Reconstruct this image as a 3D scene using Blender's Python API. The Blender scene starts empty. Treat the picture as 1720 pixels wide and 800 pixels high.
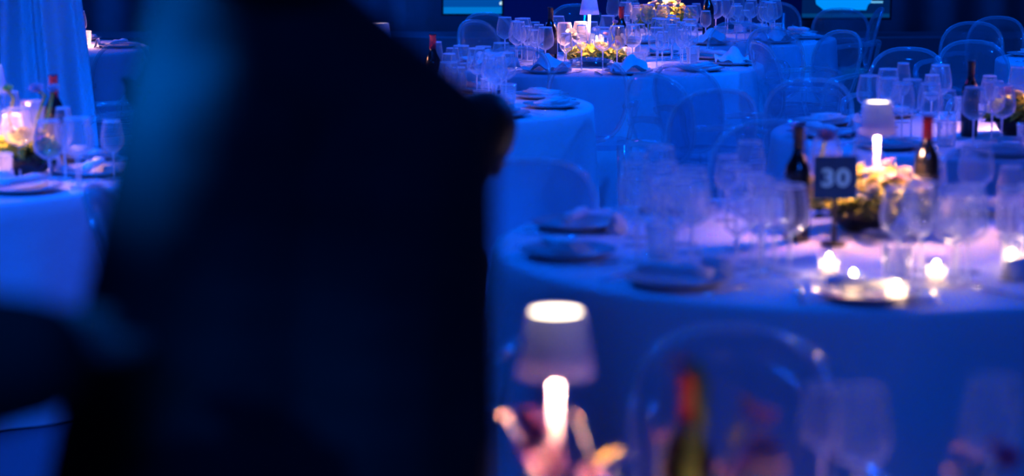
import bpy, bmesh, math, random
from mathutils import Vector, Matrix, Euler
R = math.radians
PI = math.pi
rnd = random.Random(7)
scene = bpy.context.scene
COL = scene.collection

# ------------------------------------------------------------------ camera
EYE = 1.75
F_PX = 3600.0
PITCH = math.atan(590 / F_PX)
cam_d = bpy.data.cameras.new('camera')
cam = bpy.data.objects.new('camera', cam_d)
COL.objects.link(cam)
cam.location = (0, 0, EYE)
cam.rotation_euler = (PI / 2 - PITCH, 0, 0)
cam_d.sensor_width = 36
cam_d.lens = 36 * F_PX / 1720
cam_d.clip_start = 0.05
cam_d.clip_end = 200
cam_d.dof.use_dof = True
cam_d.dof.focus_distance = 12.6
cam_d.dof.aperture_fstop = 2.1
scene.camera = cam

# ------------------------------------------------------------------ pixel helpers (plan positions only)
CP, SP = math.cos(PITCH), math.sin(PITCH)
def proj(p):
    h = EYE - p[2]; D = p[1]
    z = D * CP + h * SP
    return 860 + F_PX * p[0] / z, 400 + F_PX * (h * CP - D * SP) / z
def at(px, py, D):
    t = (py - 400) / F_PX
    h = D * (t * CP + SP) / (CP - t * SP)
    z = D * CP + h * SP
    return Vector(((px - 860) / F_PX * z, D, EYE - h))
def on_plane(px, py, zz):
    h = EYE - zz; t = (py - 400) / F_PX
    D = h * (CP - t * SP) / (t * CP + SP)
    z = D * CP + h * SP
    return Vector(((px - 860) / F_PX * z, D, zz))

# ------------------------------------------------------------------ world
w = bpy.data.worlds.new('hall_air')
scene.world = w
w.use_nodes = True
w.node_tree.nodes['Background'].inputs[0].default_value = (0.0, 0.10, 1.0, 1)
w.node_tree.nodes['Background'].inputs[1].default_value = 0.012

# ------------------------------------------------------------------ stage lights and added fill lights
BLUE = (0.0, 0.105, 1.0)
def spot(name, loc, target, power, color=BLUE, angle=50, radius=0.15, blend=0.6):
    l = bpy.data.lights.new(name, 'SPOT')
    l.energy = power; l.color = color; l.spot_size = R(angle); l.spot_blend = blend
    l.shadow_soft_size = radius
    o = bpy.data.objects.new(name, l); COL.objects.link(o)
    o.location = loc
    o.rotation_euler = (Vector(target) - Vector(loc)).to_track_quat('-Z', 'Y').to_euler()
    return o
spot('stage_or_fill_spot', (-1.5, 5.0, 5.2), (-.4, 10.0, .2), 1250, angle=52)
spot('stage_or_fill_spot', (2.0, 7.0, 5.2), (.9, 12.4, .4), 700, angle=52)
spot('stage_or_fill_spot', (-4.0, 2.0, 5.2), (-2.3, 7.4, .3), 3400, angle=34)
spot('stage_or_fill_spot', (-3.5, 11.0, 5.2), (1.0, 5.8, .7), 1500, angle=36)
spot('stage_or_fill_spot', (5.5, 13.0, 5.2), (1.9, 8.6, .6), 1500, angle=50)
spot('stage_or_fill_spot', (4.5, 9.0, 5.2), (1.2, 14.5, .4), 1100, angle=50)
spot('stage_or_fill_spot', (-5.0, 9.0, 5.2), (-3.0, 12.5, .4), 500, angle=50)
spot('stage_or_fill_spot', (-.75, .6, 4.2), at(232, 70, 1.93), 11500, color=(0, .22, 1), angle=2.3, blend=1, radius=.05)  # tight beam added to shape the sheen on the standing guest's shoulder
spot('stage_or_fill_spot', (-1.8, -.6, 3.0), at(150, 520, 1.68), 260, color=(0, .2, 1), angle=6, blend=1, radius=.05)  # added beam that lights the reaching hand at the left edge
spot('stage_or_fill_spot', (6.5, 9.5, 3.2), (1.5, 7.6, .9), 110, color=(.50, .10, 1), angle=34, radius=.2)
spot('stage_or_fill_spot', (-5.0, 15.5, 3.6), (.4, 11.2, .9), 110, color=(.50, .10, 1), angle=24, radius=.2)  # violet light added to tint the distant glasses purple
spot('stage_or_fill_spot', (2.2, -1.2, 4.8), (1.3, 6.6, 1.1), 420, color=(.0, .10, 1), angle=30, radius=.3)  # frontal fill added to lift lamp shades and table fronts
spot('stage_or_fill_spot', (-.3, -1.6, 2.7), at(860, 500, 2.4), 200, color=(.0, .10, 1), angle=24, blend=1, radius=.2)  # low fill added behind the camera for the suit and near lamp shade
def wash(loc, size, power):
    l = bpy.data.lights.new('ceiling_fill', 'AREA'); l.energy = power; l.color = BLUE; l.size = size  # unseen soft light added to lift dark cloth, floor and back wall
    o = bpy.data.objects.new('ceiling_fill', l); COL.objects.link(o); o.location = loc
wash((0, 7, 5.4), 9, 130)
wash((0, 15, 5.4), 9, 200)
wash((0, 19.6, 5.4), 2.5, 260)

scene.view_settings.view_transform = 'Standard'
scene.view_settings.look = 'None'
scene.view_settings.gamma = 1
scene.view_settings.exposure = 0.0
scene.cycles.transparent_max_bounces = 48
scene.cycles.max_bounces = 8
scene.cycles.sample_clamp_indirect = 6
scene.cycles.use_denoising = True

# ------------------------------------------------------------------ materials
def mat(name, color, rough=.6, metal=0, spec=.5, noise=None, emit=None, bump=None, sheen=0, trans=0):
    m = bpy.data.materials.new(name); m.use_nodes = True
    nt = m.node_tree; b = nt.nodes['Principled BSDF']
    b.inputs['Base Color'].default_value = (*color, 1)
    b.inputs['Roughness'].default_value = rough
    b.inputs['Metallic'].default_value = metal
    b.inputs['Specular IOR Level'].default_value = spec
    if sheen: b.inputs['Sheen Weight'].default_value = sheen
    tc = nt.nodes.new('ShaderNodeTexCoord')
    n = nt.nodes.new('ShaderNodeTexNoise')
    nt.links.new(tc.outputs['Object'], n.inputs['Vector'])
    sc, c2 = noise if noise else (30, tuple(c * .85 for c in color))
    n.inputs['Scale'].default_value = sc
    cr = nt.nodes.new('ShaderNodeMix'); cr.data_type = 'RGBA'
    cr.inputs[6].default_value = (*color, 1); cr.inputs[7].default_value = (*c2, 1)
    nt.links.new(n.outputs['Fac'], cr.inputs[0])
    nt.links.new(cr.outputs[2], b.inputs['Base Color'])
    if bump:
        n2 = nt.nodes.new('ShaderNodeTexNoise'); n2.inputs['Scale'].default_value = bump[0]
        nt.links.new(tc.outputs['Object'], n2.inputs['Vector'])
        bp = nt.nodes.new('ShaderNodeBump'); bp.inputs['Strength'].default_value = bump[1]
        bp.inputs['Distance'].default_value = .01
        nt.links.new(n2.outputs['Fac'], bp.inputs['Height'])
        nt.links.new(bp.outputs[0], b.inputs['Normal'])
    if trans:
        tl = nt.nodes.new('ShaderNodeBsdfTranslucent'); mx = nt.nodes.new('ShaderNodeMixShader'); mx.inputs[0].default_value = trans
        nt.links.new(cr.outputs[2], tl.inputs[0]); nt.links.new(b.outputs[0], mx.inputs[1]); nt.links.new(tl.outputs[0], mx.inputs[2])
        nt.links.new(mx.outputs[0], nt.nodes['Material Output'].inputs[0])
    if emit:
        b.inputs['Emission Color'].default_value = (*emit[0], 1)
        b.inputs['Emission Strength'].default_value = emit[1]
    return m

def clear(name, lo=.05, hi=.8, power=2.5, haze=.06, tint=(1, 1, 1), rough=.03, dif=.3, refr=0, ripple=0):
    """thin clear glass or polycarbonate: see-through, mirror-like towards the edges, white scatter painting in refracted glow"""
    m = bpy.data.materials.new(name); m.use_nodes = True
    nt = m.node_tree; nt.nodes.clear()
    out = nt.nodes.new('ShaderNodeOutputMaterial')
    tr = nt.nodes.new('ShaderNodeBsdfTransparent'); tr.inputs[0].default_value = (*tint, 1)
    gl = nt.nodes.new('ShaderNodeBsdfGlossy'); gl.inputs['Roughness'].default_value = rough
    gl.inputs[0].default_value = (1, 1, 1, 1)
    df = nt.nodes.new('ShaderNodeBsdfDiffuse'); df.inputs[0].default_value = (1, 1, 1, 1)
    tl = nt.nodes.new('ShaderNodeBsdfTranslucent'); tl.inputs[0].default_value = (.9, .9, .9, 1)
    lw = nt.nodes.new('ShaderNodeLayerWeight'); lw.inputs[0].default_value = .5
    if ripple:
        tc = nt.nodes.new('ShaderNodeTexCoord'); nz = nt.nodes.new('ShaderNodeTexNoise'); nz.inputs['Scale'].default_value = 45
        bp = nt.nodes.new('ShaderNodeBump'); bp.inputs['Strength'].default_value = ripple; bp.inputs['Distance'].default_value = .004
        nt.links.new(tc.outputs['Object'], nz.inputs['Vector']); nt.links.new(nz.outputs['Fac'], bp.inputs['Height'])
        nt.links.new(bp.outputs[0], gl.inputs['Normal']); nt.links.new(bp.outputs[0], lw.inputs['Normal'])
    pw = nt.nodes.new('ShaderNodeMath'); pw.operation = 'POWER'; pw.inputs[1].default_value = power
    nt.links.new(lw.outputs['Facing'], pw.inputs[0])
    mr = nt.nodes.new('ShaderNodeMapRange')
    mr.inputs[3].default_value = lo; mr.inputs[4].default_value = hi
    nt.links.new(pw.outputs[0], mr.inputs[0])
    m0 = nt.nodes.new('ShaderNodeMixShader'); m0.inputs[0].default_value = .5
    nt.links.new(df.outputs[0], m0.inputs[1]); nt.links.new(tl.outputs[0], m0.inputs[2])
    m1 = nt.nodes.new('ShaderNodeMixShader'); m1.inputs[0].default_value = dif
    nt.links.new(gl.outputs[0], m1.inputs[1]); nt.links.new(m0.outputs[0], m1.inputs[2])
    m2 = nt.nodes.new('ShaderNodeMixShader')
    nt.links.new(mr.outputs[0], m2.inputs[0])
    if refr:
        rf = nt.nodes.new('ShaderNodeBsdfRefraction'); rf.inputs['IOR'].default_value = 1.45; rf.inputs['Roughness'].default_value = 0
        mr_ = nt.nodes.new('ShaderNodeMixShader'); mr_.inputs[0].default_value = refr
        nt.links.new(tr.outputs[0], mr_.inputs[1]); nt.links.new(rf.outputs[0], mr_.inputs[2]); tr = mr_
    nt.links.new(tr.outputs[0], m2.inputs[1]); nt.links.new(m1.outputs[0], m2.inputs[2])
    m3 = nt.nodes.new('ShaderNodeMixShader'); m3.inputs[0].default_value = haze
    nt.links.new(m2.outputs[0], m3.inputs[1]); nt.links.new(m0.outputs[0], m3.inputs[2])
    nt.links.new(m3.outputs[0], out.inputs[0])
    return m

def glow(name, color, strength):
    m = bpy.data.materials.new(name); m.use_nodes = True
    nt = m.node_tree; nt.nodes.clear()
    out = nt.nodes.new('ShaderNodeOutputMaterial')
    e = nt.nodes.new('ShaderNodeEmission'); e.inputs[0].default_value = (*color, 1); e.inputs[1].default_value = strength
    nt.links.new(e.outputs[0], out.inputs[0])
    return m

M = dict(
    cloth=mat('white_cloth', (.80, .80, .82), .85, noise=(220, (.72, .72, .75)), bump=(14, .25)),
    napkin=mat('white_napkin', (.85, .85, .86), .8, bump=(60, .3)),
    carpet=mat('dark_carpet', (.10, .12, .16), .55, noise=(60, (.05, .06, .09)), bump=(200, .4)),
    wall=mat('black_drape', (.24, .25, .28), .9, noise=(5, (.18, .19, .21))),
    ceil=mat('dark_ceiling', (.03, .03, .035), .9),
    stage=mat('stage_deck', (.20, .21, .24), .5),
    chair=clear('clear_polycarbonate', .03, .55, 2.2, .05, rough=.06, tint=(.78, .82, .88)),
    rim=clear('clear_polycarbonate_edge', .15, .75, 1.3, .09, rough=.1),
    glass=clear('clear_glass', .04, 1.0, 1.7, .06, rough=.04, dif=.55, ripple=.5),
    glassrim=clear('bright_glass_rim', .8, 1.0, 1, .6, rough=.06, dif=.6),  # white scatter paints bright rim highlights into the glass
    wine=clear('pink_wine', .2, .6, 1.4, .15, tint=(.9, .25, .3)),
    water=clear('still_water', .04, .5, 2, .02),
    plate=mat('glazed_plate', (.45, .46, .5), .18, spec=.7),
    steel=mat('polished_cutlery', (.8, .8, .82), .18, metal=1),
    card=mat('white_card', (.82, .82, .84), .7),
    navy=mat('navy_card', (.015, .06, .16), .8, spec=.05),
    digit=mat('pale_blue_print', (.35, .85, .95), .7, spec=.1),
    shade=mat('lamp_shade_matt', (.66, .68, .92), .5, trans=.2),
    stem=mat('lamp_stem_white', (.85, .82, .8), .45),
    lampglow=glow('lamp_diffuser', (1, .78, .52), 11),
    lampring=glow('lamp_led_ring', (1, .43, .27), 560),
    bottle=mat('dark_bottle_glass', (.006, .008, .012), .08, spec=.8),
    redfoil=mat('red_capsule', (.7, .004, .02), .35),
    darkfoil=mat('black_capsule', (.01, .01, .015), .4),
    label=mat('bottle_label', (.03, .03, .04), .7),
    leaf=mat('yellow_green_leaf', (.80, .74, .12), .6, noise=(20, (.36, .38, .05)), trans=.55),
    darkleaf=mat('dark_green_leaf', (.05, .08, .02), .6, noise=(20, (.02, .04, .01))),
    white=mat('cream_petal', (.65, .58, .40), .6, trans=.35),
    pink=mat('pink_petal', (.75, .40, .48), .6, trans=.35),
    purple=mat('purple_petal', (.45, .18, .45), .6, trans=.35),
    orange=mat('orange_petal', (.8, .30, .08), .6, trans=.35),
    yellow=mat('yellow_petal', (.85, .68, .13), .6, trans=.35),
    bowl=mat('dark_bowl', (.015, .012, .015), .3),
    wax=mat('glowing_candle_wax', (.9, .75, .6), .5, emit=((1, .62, .38), 2.2)),  # emission put in for flame light glowing in the wax
    flame=glow('candle_flame', (1, .62, .30), 160),
    suit=mat('black_suit', (.016, .018, .022), .8, noise=(80, (.008, .008, .01)), sheen=.0, spec=.2),
    trouser=mat('black_trousers', (.01, .01, .012), .8, spec=.2),
    skin=mat('skin', (.30, .19, .15), .5),
    hair=mat('dark_hair', (.008, .006, .006), .5, spec=.3, noise=(60, (.012, .01, .008))),
    shoe=mat('black_shoe', (.01, .01, .01), .3),
    eye=mat('eye_white', (.6, .6, .6), .2),
)

# ------------------------------------------------------------------ mesh builder
class MB:
    def __init__(s): s.v = []; s.f = []
    def add(s, vs, fs):
        k = len(s.v); s.v += [tuple(v) for v in vs]; s.f += [tuple(i + k for i in f) for f in fs]; return s
    def box(s, c, d, rz=0, rx=0):
        m = Matrix.Rotation(rz, 3, 'Z') @ Matrix.Rotation(rx, 3, 'X')
        vs = [Vector(c) + m @ Vector((x * d[0] / 2, y * d[1] / 2, z * d[2] / 2)) for x in (-1, 1) for y in (-1, 1) for z in (-1, 1)]
        return s.add(vs, [(0, 1, 3, 2), (4, 6, 7, 5), (0, 4, 5, 1), (2, 3, 7, 6), (0, 2, 6, 4), (1, 5, 7, 3)])
    def tube(s, pts, rad, seg=8, caps=True, flat=1.0):
        pts = [Vector(p) for p in pts]; n = len(pts)
        rr = rad if isinstance(rad, (list, tuple)) else [rad] * n
        vs = []; ref = None
        for i, p in enumerate(pts):
            t = (pts[min(i + 1, n - 1)] - pts[max(i - 1, 0)]).normalized()
            if ref is None:
                ref = Vector((0, 0, 1)) if abs(t.z) < .9 else Vector((1, 0, 0))
            a = t.cross(ref).normalized(); b = a.cross(t).normalized(); ref = b
            for j in range(seg):
                th = 2 * PI * j / seg
                vs.append(p + (a * math.cos(th) + b * math.sin(th) * flat) * rr[i])
        fs = [(i * seg + j, i * seg + (j + 1) % seg, (i + 1) * seg + (j + 1) % seg, (i + 1) * seg + j) for i in range(n - 1) for j in range(seg)]
        if caps: fs += [tuple(range(seg))[::-1], tuple((n - 1) * seg + j for j in range(seg))]
        return s.add(vs, fs)
    def lathe(s, prof, seg=20, c=(0, 0, 0), closed=False):
        vs = []; c = Vector(c)
        for r, z in prof:
            for j in range(seg):
                th = 2 * PI * j / seg
                vs.append((c.x + r * math.cos(th), c.y + r * math.sin(th), c.z + z))
        n = len(prof)
        fs = [(i * seg + j, i * seg + (j + 1) % seg, (i + 1) * seg + (j + 1) % seg, (i + 1) * seg + j) for i in range(n - 1) for j in range(seg)]
        return s.add(vs, fs)
    def ball(s, c, r, seg=12, rings=8, sc=(1, 1, 1), rot=None):
        c = Vector(c); vs = []; m = rot or Matrix.Identity(3)
        for i in range(rings + 1):
            ph = PI * i / rings
            rr = max(math.sin(ph), 1e-4)
            for j in range(seg):
                th = 2 * PI * j / seg
                vs.append(c + m @ Vector((r * sc[0] * rr * math.cos(th), r * sc[1] * rr * math.sin(th), -r * sc[2] * math.cos(ph))))
        fs = [(i * seg + j, i * seg + (j + 1) % seg, (i + 1) * seg + (j + 1) % seg, (i + 1) * seg + j) for i in range(rings) for j in range(seg)]
        fs += [tuple(range(seg))[::-1], tuple(rings * seg + j for j in range(seg))]
        return s.add(vs, fs)
    def mesh(s, name, m, smooth=True):
        me = bpy.data.meshes.new(name); me.from_pydata(s.v, [], s.f); me.materials.append(m)
        if smooth: me.polygons.foreach_set('use_smooth', [True] * len(me.polygons))
        me.update(); return me

def link(name, data, parent=None, loc=(0, 0, 0), rot=(0, 0, 0)):
    o = bpy.data.objects.new(name, data); COL.objects.link(o)
    if parent: o.parent = parent
    o.location = loc; o.rotation_euler = rot
    return o
def tag(o, label, cat, group=None):
    o['label'] = label; o['category'] = cat
    if group: o['group'] = group
    return o
def thing(name, label, cat, loc=(0, 0, 0), rz=0, group=None):
    return tag(link(name, None, None, loc, (0, 0, rz)), label, cat, group)
def struct(name, mb, m, parent=None, smooth=False):
    o = link(name, mb.mesh(name, m, smooth), parent); 
    if not parent: o['kind'] = 'structure'
    return o
def place(proto, name, loc, rz=0, s=1):
    """proto: mesh, or list of (part name, mesh, [subparts])"""
    if isinstance(proto, bpy.types.Mesh):
        o = link(name, proto, None, loc, (0, 0, rz))
    else:
        o = link(name, None, None, loc, (0, 0, rz))
        for p in proto:
            c = link(p[0], p[1], o)
            for q in (p[2] if len(p) > 2 else []): link(q[0], q[1], c)
    o.scale = (s, s, s)
    return o

# ------------------------------------------------------------------ setting
H = 5.6
struct('floor', MB().box((0, 10, -.05), (24, 26, .1)), M['carpet'])
struct('ceiling', MB().box((0, 10, H + .05), (24, 26, .1)), M['ceil'])
struct('wall_left', MB().box((-9.05, 10, H / 2), (.1, 24, H)), M['wall'])
struct('wall_right', MB().box((9.05, 10, H / 2), (.1, 24, H)), M['wall'])
struct('wall_back', MB().box((0, -2.05, H / 2), (18, .1, H)), M['wall'])
def pleated(x0, x1, y, z0, z1, amp, pitch, n):
    mb = MB(); k = n; vs = []; 
    for iz in range(2):
        for i in range(k + 1):
            x = x0 + (x1 - x0) * i / k
            vs.append((x, y + amp * math.sin(2 * PI * x / pitch) * (1 + .4 * math.sin(x * 3.1)), z0 if iz == 0 else z1))
    mb.add(vs, [(i, i + 1, k + 2 + i, k + 1 + i) for i in range(k)])
    return mb
struct('wall_front', pleated(-9, 9, 21.4, 0, H, .05, .5, 280), M['wall'], smooth=True)
struct('trim_1', MB().box((0, 20.75, .17), (10.2, .9, .34)), M['stage'])

# LED screens standing on the low stage behind the tables
D_S = 20.5
def screen(name, px0, px1, ybot, label, field, fs, extra):
    a = at(px0, ybot, D_S); b = at(px1, ybot, D_S)
    t = thing(name, label, 'screen', ((a.x + b.x) / 2, D_S, a.z), group=None)
    wd = b.x - a.x; hh = 1.6
    link('frame', MB().box((0, .05, hh / 2), (wd + .04, .08, hh + .04)).mesh('frame', M['darkfoil'], False), t)
    link('panel', MB().box((0, 0, hh / 2), (wd, .02, hh)).mesh('panel', glow('led_panel', field, fs), False), t)
    for nm, pts, col, st in extra:
        vs = [at(x, y, D_S - .015) - Vector(t.location) for x, y in pts]
        vb = [v + Vector((0, .003, 0)) for v in vs]; n = len(vs)
        mb = MB().add(vs + vb, [tuple(range(n))] + [(i, (i + 1) % n, n + (i + 1) % n, n + i) for i in range(n)])
        link(nm, mb.mesh(nm, glow('led_' + nm, col, st), False), t)
    return t
screen('led_screen', 745, 843, 23, 'blue glowing screen in the back, left of the dark stage panel', (0, .075, .38), 1.0,
       [('bright_band', [(745, 23), (843, 23), (843, 12), (745, 12)], (.0, .19, .66), 1.0),
        ('white_mark', [(839, 8), (843, 8), (843, 2), (839, 4)], (.6, .9, 1), 1)])
screen('led_screen', 1347, 1494, 30, 'dark screen in the back showing a bright blue graphic shape', (0, .014, .10), 1.0,
       [('graphic_shape', [(1362, -60), (1466, -60), (1464, 4), (1458, 8), (1455, 17), (1384, 17), (1371, 7)], (.0, .27, .93), 1.05),
        ('graphic_line', [(1463, 2), (1483, 2), (1483, 5), (1463, 5)], (.15, .55, .95), 1),
        ('graphic_stripe', [(1347, 29), (1494, 29), (1494, 23), (1347, 23)], (.0, .05, .20), 1)])
sp = thing('stage_panel', 'tall dark panel between the two glowing screens', 'panel', (at(1096, 30, 20.3).x, 20.3, .34))
a, b = at(846, 30, 20.3), at(1346, 30, 20.3)
link('board', MB().box((0, 0, 1.0), (b.x - a.x, .06, 2.0)).mesh('board', M['navy'], False), sp)

# ------------------------------------------------------------------ tablecloths
TABLES = {}   # name -> centre, radius, words
def cloth_mesh(rad, seed, drop=.748):
    r_ = random.Random(seed); n = 144; nz = 14
    ph = [r_.uniform(0, 6.28) for _ in range(6)]
    vs = [(0, 0, .75)]; fs = []
    rings = [(rad * k, .75) for k in (.3, .6, .85, .98)] + [(rad + .006, .746), (rad + .012, .735)]
    for rr, z in rings:
        for i in range(n):
            th = 2 * PI * i / n; vs.append((rr * math.cos(th), rr * math.sin(th), z))
    for k in range(1, nz + 1):
        t = k / nz; z = .735 - (drop - .02) * t
        for i in range(n):
            th = 2 * PI * i / n
            wv = math.sin(11 * th + ph[0] + .5 * math.sin(2 * th + ph[1])) * .6 + .35 * math.sin(19 * th + ph[2]) + .25 * math.sin(5 * th + ph[3])
            rr = rad + .012 + .03 * t + .045 * t ** .8 * wv
            vs.append((rr * math.cos(th), rr * math.sin(th), max(z, .004)))
    fs += [(0, 1 + i, 1 + (i + 1) % n) for i in range(n)]
    nr = len(rings) + nz
    for k in range(nr - 1):
        for i in range(n):
            a_ = 1 + k * n + i; b_ = 1 + k * n + (i + 1) % n
            fs.append((a_, a_ + n, b_ + n, b_))
    mb = MB().add(vs, fs); return mb.mesh('tablecloth', M['cloth'])
def table(key, x, y, words, label, rad=.9):
    TABLES[key] = (x, y, rad, words)
    tag(link('tablecloth', cloth_mesh(rad, len(TABLES)), None, (x, y, 0)), label, 'tablecloth', 'tablecloths on the round tables')
table('near', .75, 2.60, 'the nearest table', 'pale floor-length cloth on the nearest round table, under the big lamp')
table('thirty', .93, 5.98, 'the table numbered 30', 'pale floor-length cloth on the round table carrying the number 30', .97)
table('middle', .53, 12.3, 'the candle table', 'pale cloth on the distant middle table with the glass candle holder')
table('right', 1.98, 8.75, 'the right table behind number 30', 'pale cloth on the round table at right, just behind the number 30')
table('behind', -.53, 9.95, 'the table beside the standing guest', 'brightly lit cloth with deep folds on the table just right of the standing guest')
table('far', 1.27, 14.5, 'the farthest table', 'pale cloth on the farthest table with the tall glowing flowers')
table('left', -2.2, 7.5, 'the table at left', 'bright blue lit cloth on the round table at far left')
table('farleft', -3.2, 13.5, 'the far left table', 'dim cloth on the distant table behind the left one')
table('outer', 3.75, 12.5, 'the far right table', 'cloth on the distant table at the right edge behind clear chairs')

# hanging draped fabric at far left
def drape():
    mb = MB(); n = 70; nz = 24; vs = []
    for k in range(nz + 1):
        t = k / nz; z = 3.2 * (1 - t) + .01
        wd = .22 + .30 * max(0, t - .35) ** 1.1
        for i in range(n + 1):
            u = i / n; x = (u - .5) * 2 * wd * .8
            y = .09 * math.sin(u * 15 + .6 * math.sin(t * 3)) * (0.5 + t) + .02 * math.sin(u * 57 + t * 4)
            vs.append((x + .03 * math.sin(t * 5 + u * 4), y, z))
    fs = [(k * (n + 1) + i, k * (n + 1) + i + 1, (k + 1) * (n + 1) + i + 1, (k + 1) * (n + 1) + i) for k in range(nz) for i in range(n)]
    return mb.add(vs, fs)
p = at(52, 100, 10.6)
d = tag(link('hanging_drape', drape().mesh('hanging_drape', M['cloth']), None, (p.x, 10.6, 0)), 'tall folded fabric drape hanging behind the table at left', 'curtain')
tag(link('curtain_rail', MB().tube([(-.5, 0, 3.22), (.5, 0, 3.22)], .02, 10).tube([(-.45, 0, 0), (-.45, 0, 3.2)], .02, 10).mesh('curtain_rail', M['darkfoil']), None, (p.x, 10.6, 0)), 'dark pole carrying the fabric drape at far left', 'rail')

# ------------------------------------------------------------------ clear chairs
def chair_proto():
    # chair faces +Y; back panel on the -Y side
    def back_pt(u, v):           # u across -1..1, v up 0..1
        z = .47 + v * .44
        y = -.20 - .10 * v + .035 * (u * u) * 1.0
        return Vector((u, y, z))
    ol = []   # outline of the medallion back in (x, v)
    n = 36
    for i in range(n):
        th = 2 * PI * i / n
        x = math.copysign(abs(math.cos(th)) ** .75, math.cos(th)) * .205
        v = .52 + math.copysign(abs(math.sin(th)) ** .8, math.sin(th)) * .48
        x *= .86 + .16 * v
        ol.append((x, v))
    def P3(x, v, off=0):
        q = back_pt(x / .2, v); return Vector((x, q.y + off, q.z))
    bp = MB()
    rings = [1, .7, .4, .1]; vs = []
    for off in (-.005, .005):
        for k in rings:
            for x, v in ol: vs.append(P3(x * k, .52 + (v - .52) * k, off))
    fs = []; nr = len(rings)
    for s_ in (0, 1):
        b0 = s_ * nr * n
        for k in range(nr - 1):
            for i in range(n):
                q = (b0 + k * n + i, b0 + k * n + (i + 1) % n, b0 + (k + 1) * n + (i + 1) % n, b0 + (k + 1) * n + i)
                fs.append(q if s_ == 0 else q[::-1])
        fs.append(tuple(b0 + (nr - 1) * n + i for i in range(n)))
    fs += [(i, nr * n + i, nr * n + (i + 1) % n, (i + 1) % n) for i in range(n)]
    bp.add(vs, fs)
    rim = MB().tube([P3(x, v) for x, v in ol + ol[:1]], .011, 8, caps=False)
    seat = MB(); so = []
    for i in range(28):
        th = 2 * PI * i / 28
        x = math.copysign(abs(math.cos(th)) ** .5, math.cos(th)) * (.235 if math.sin(th) > 0 else .205)
        y = math.copysign(abs(math.sin(th)) ** .6, math.sin(th)) * .23
        so.append((x, y))
    vs = [(x, y, .445) for x, y in so] + [(x, y, .47) for x, y in so] + [(x * .8, y * .8, .462) for x, y in so]
    n2 = 28
    seat.add(vs, [tuple(range(n2))[::-1]] + [(i, (i + 1) % n2, n2 + (i + 1) % n2, n2 + i) for i in range(n2)] +
             [(n2 + i, n2 + (i + 1) % n2, 2 * n2 + (i + 1) % n2, 2 * n2 + i) for i in range(n2)] + [tuple(2 * n2 + i for i in range(n2))])
    parts = [('backrest', bp.mesh('backrest', M['chair']), [('backrest_rim', rim.mesh('backrest_rim', M['rim']))]),
             ('seat', seat.mesh('seat', M['chair'], False))]
    for s_ in (-1, 1):
        arm = MB().tube([(s_ * .18, -.235, .67), (s_ * .235, -.17, .675), (s_ * .265, -.05, .67), (s_ * .27, .06, .655), (s_ * .265, .10, .62), (s_ * .25, .09, .55), (s_ * .235, .11, .465)],
                        [.012, .015, .017, .018, .017, .014, .013], 8)
        parts.append(('armrest', arm.mesh('armrest', M['rim'])))
        parts.append(('leg', MB().tube([(s_ * .20, .19, .45), (s_ * .205, .205, .2), (s_ * .21, .21, 0)], [.022, .017, .012], 8).mesh('leg', M['rim'])))
        parts.append(('leg', MB().tube([(s_ * .17, -.19, .47), (s_ * .18, -.215, .22), (s_ * .185, -.27, 0)], [.022, .017, .012], 8).mesh('leg', M['rim'])))
    return parts
CHAIR = chair_proto()
def chair(px, ytop, face, label):
    """px, ytop: where the top of the back stands; face: heading of the sitter in degrees, 90 = away from us"""
    q = on_plane(px, ytop, .915)
    rz = R(face - 90)
    back = Matrix.Rotation(rz, 3, 'Z') @ Vector((0, -.30, 0))
    c_ = q - back
    for tx, ty, tr_, _ in TABLES.values():      # keep the seat clear of the cloths
        dx, dy = c_.x - tx, c_.y - ty; need = tr_ + .30; dd = math.hypot(dx, dy)
        if dd < need:
            if need - dd > .2 and abs(dx) < need:
                ny = math.copysign(math.sqrt(need * need - dx * dx), dy); mv = max(-.5, min(.5, ny - dy)); q.x *= (q.y + mv) / q.y; q.y += mv
            else: q.x += dx * (need / dd - 1); q.y += dy * (need / dd - 1)
    o = place(CHAIR, 'ghost_chair', (q.x - back.x, q.y - back.y, 0), rz)
    return tag(o, label, 'chair', 'clear chairs around the tables')
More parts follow.
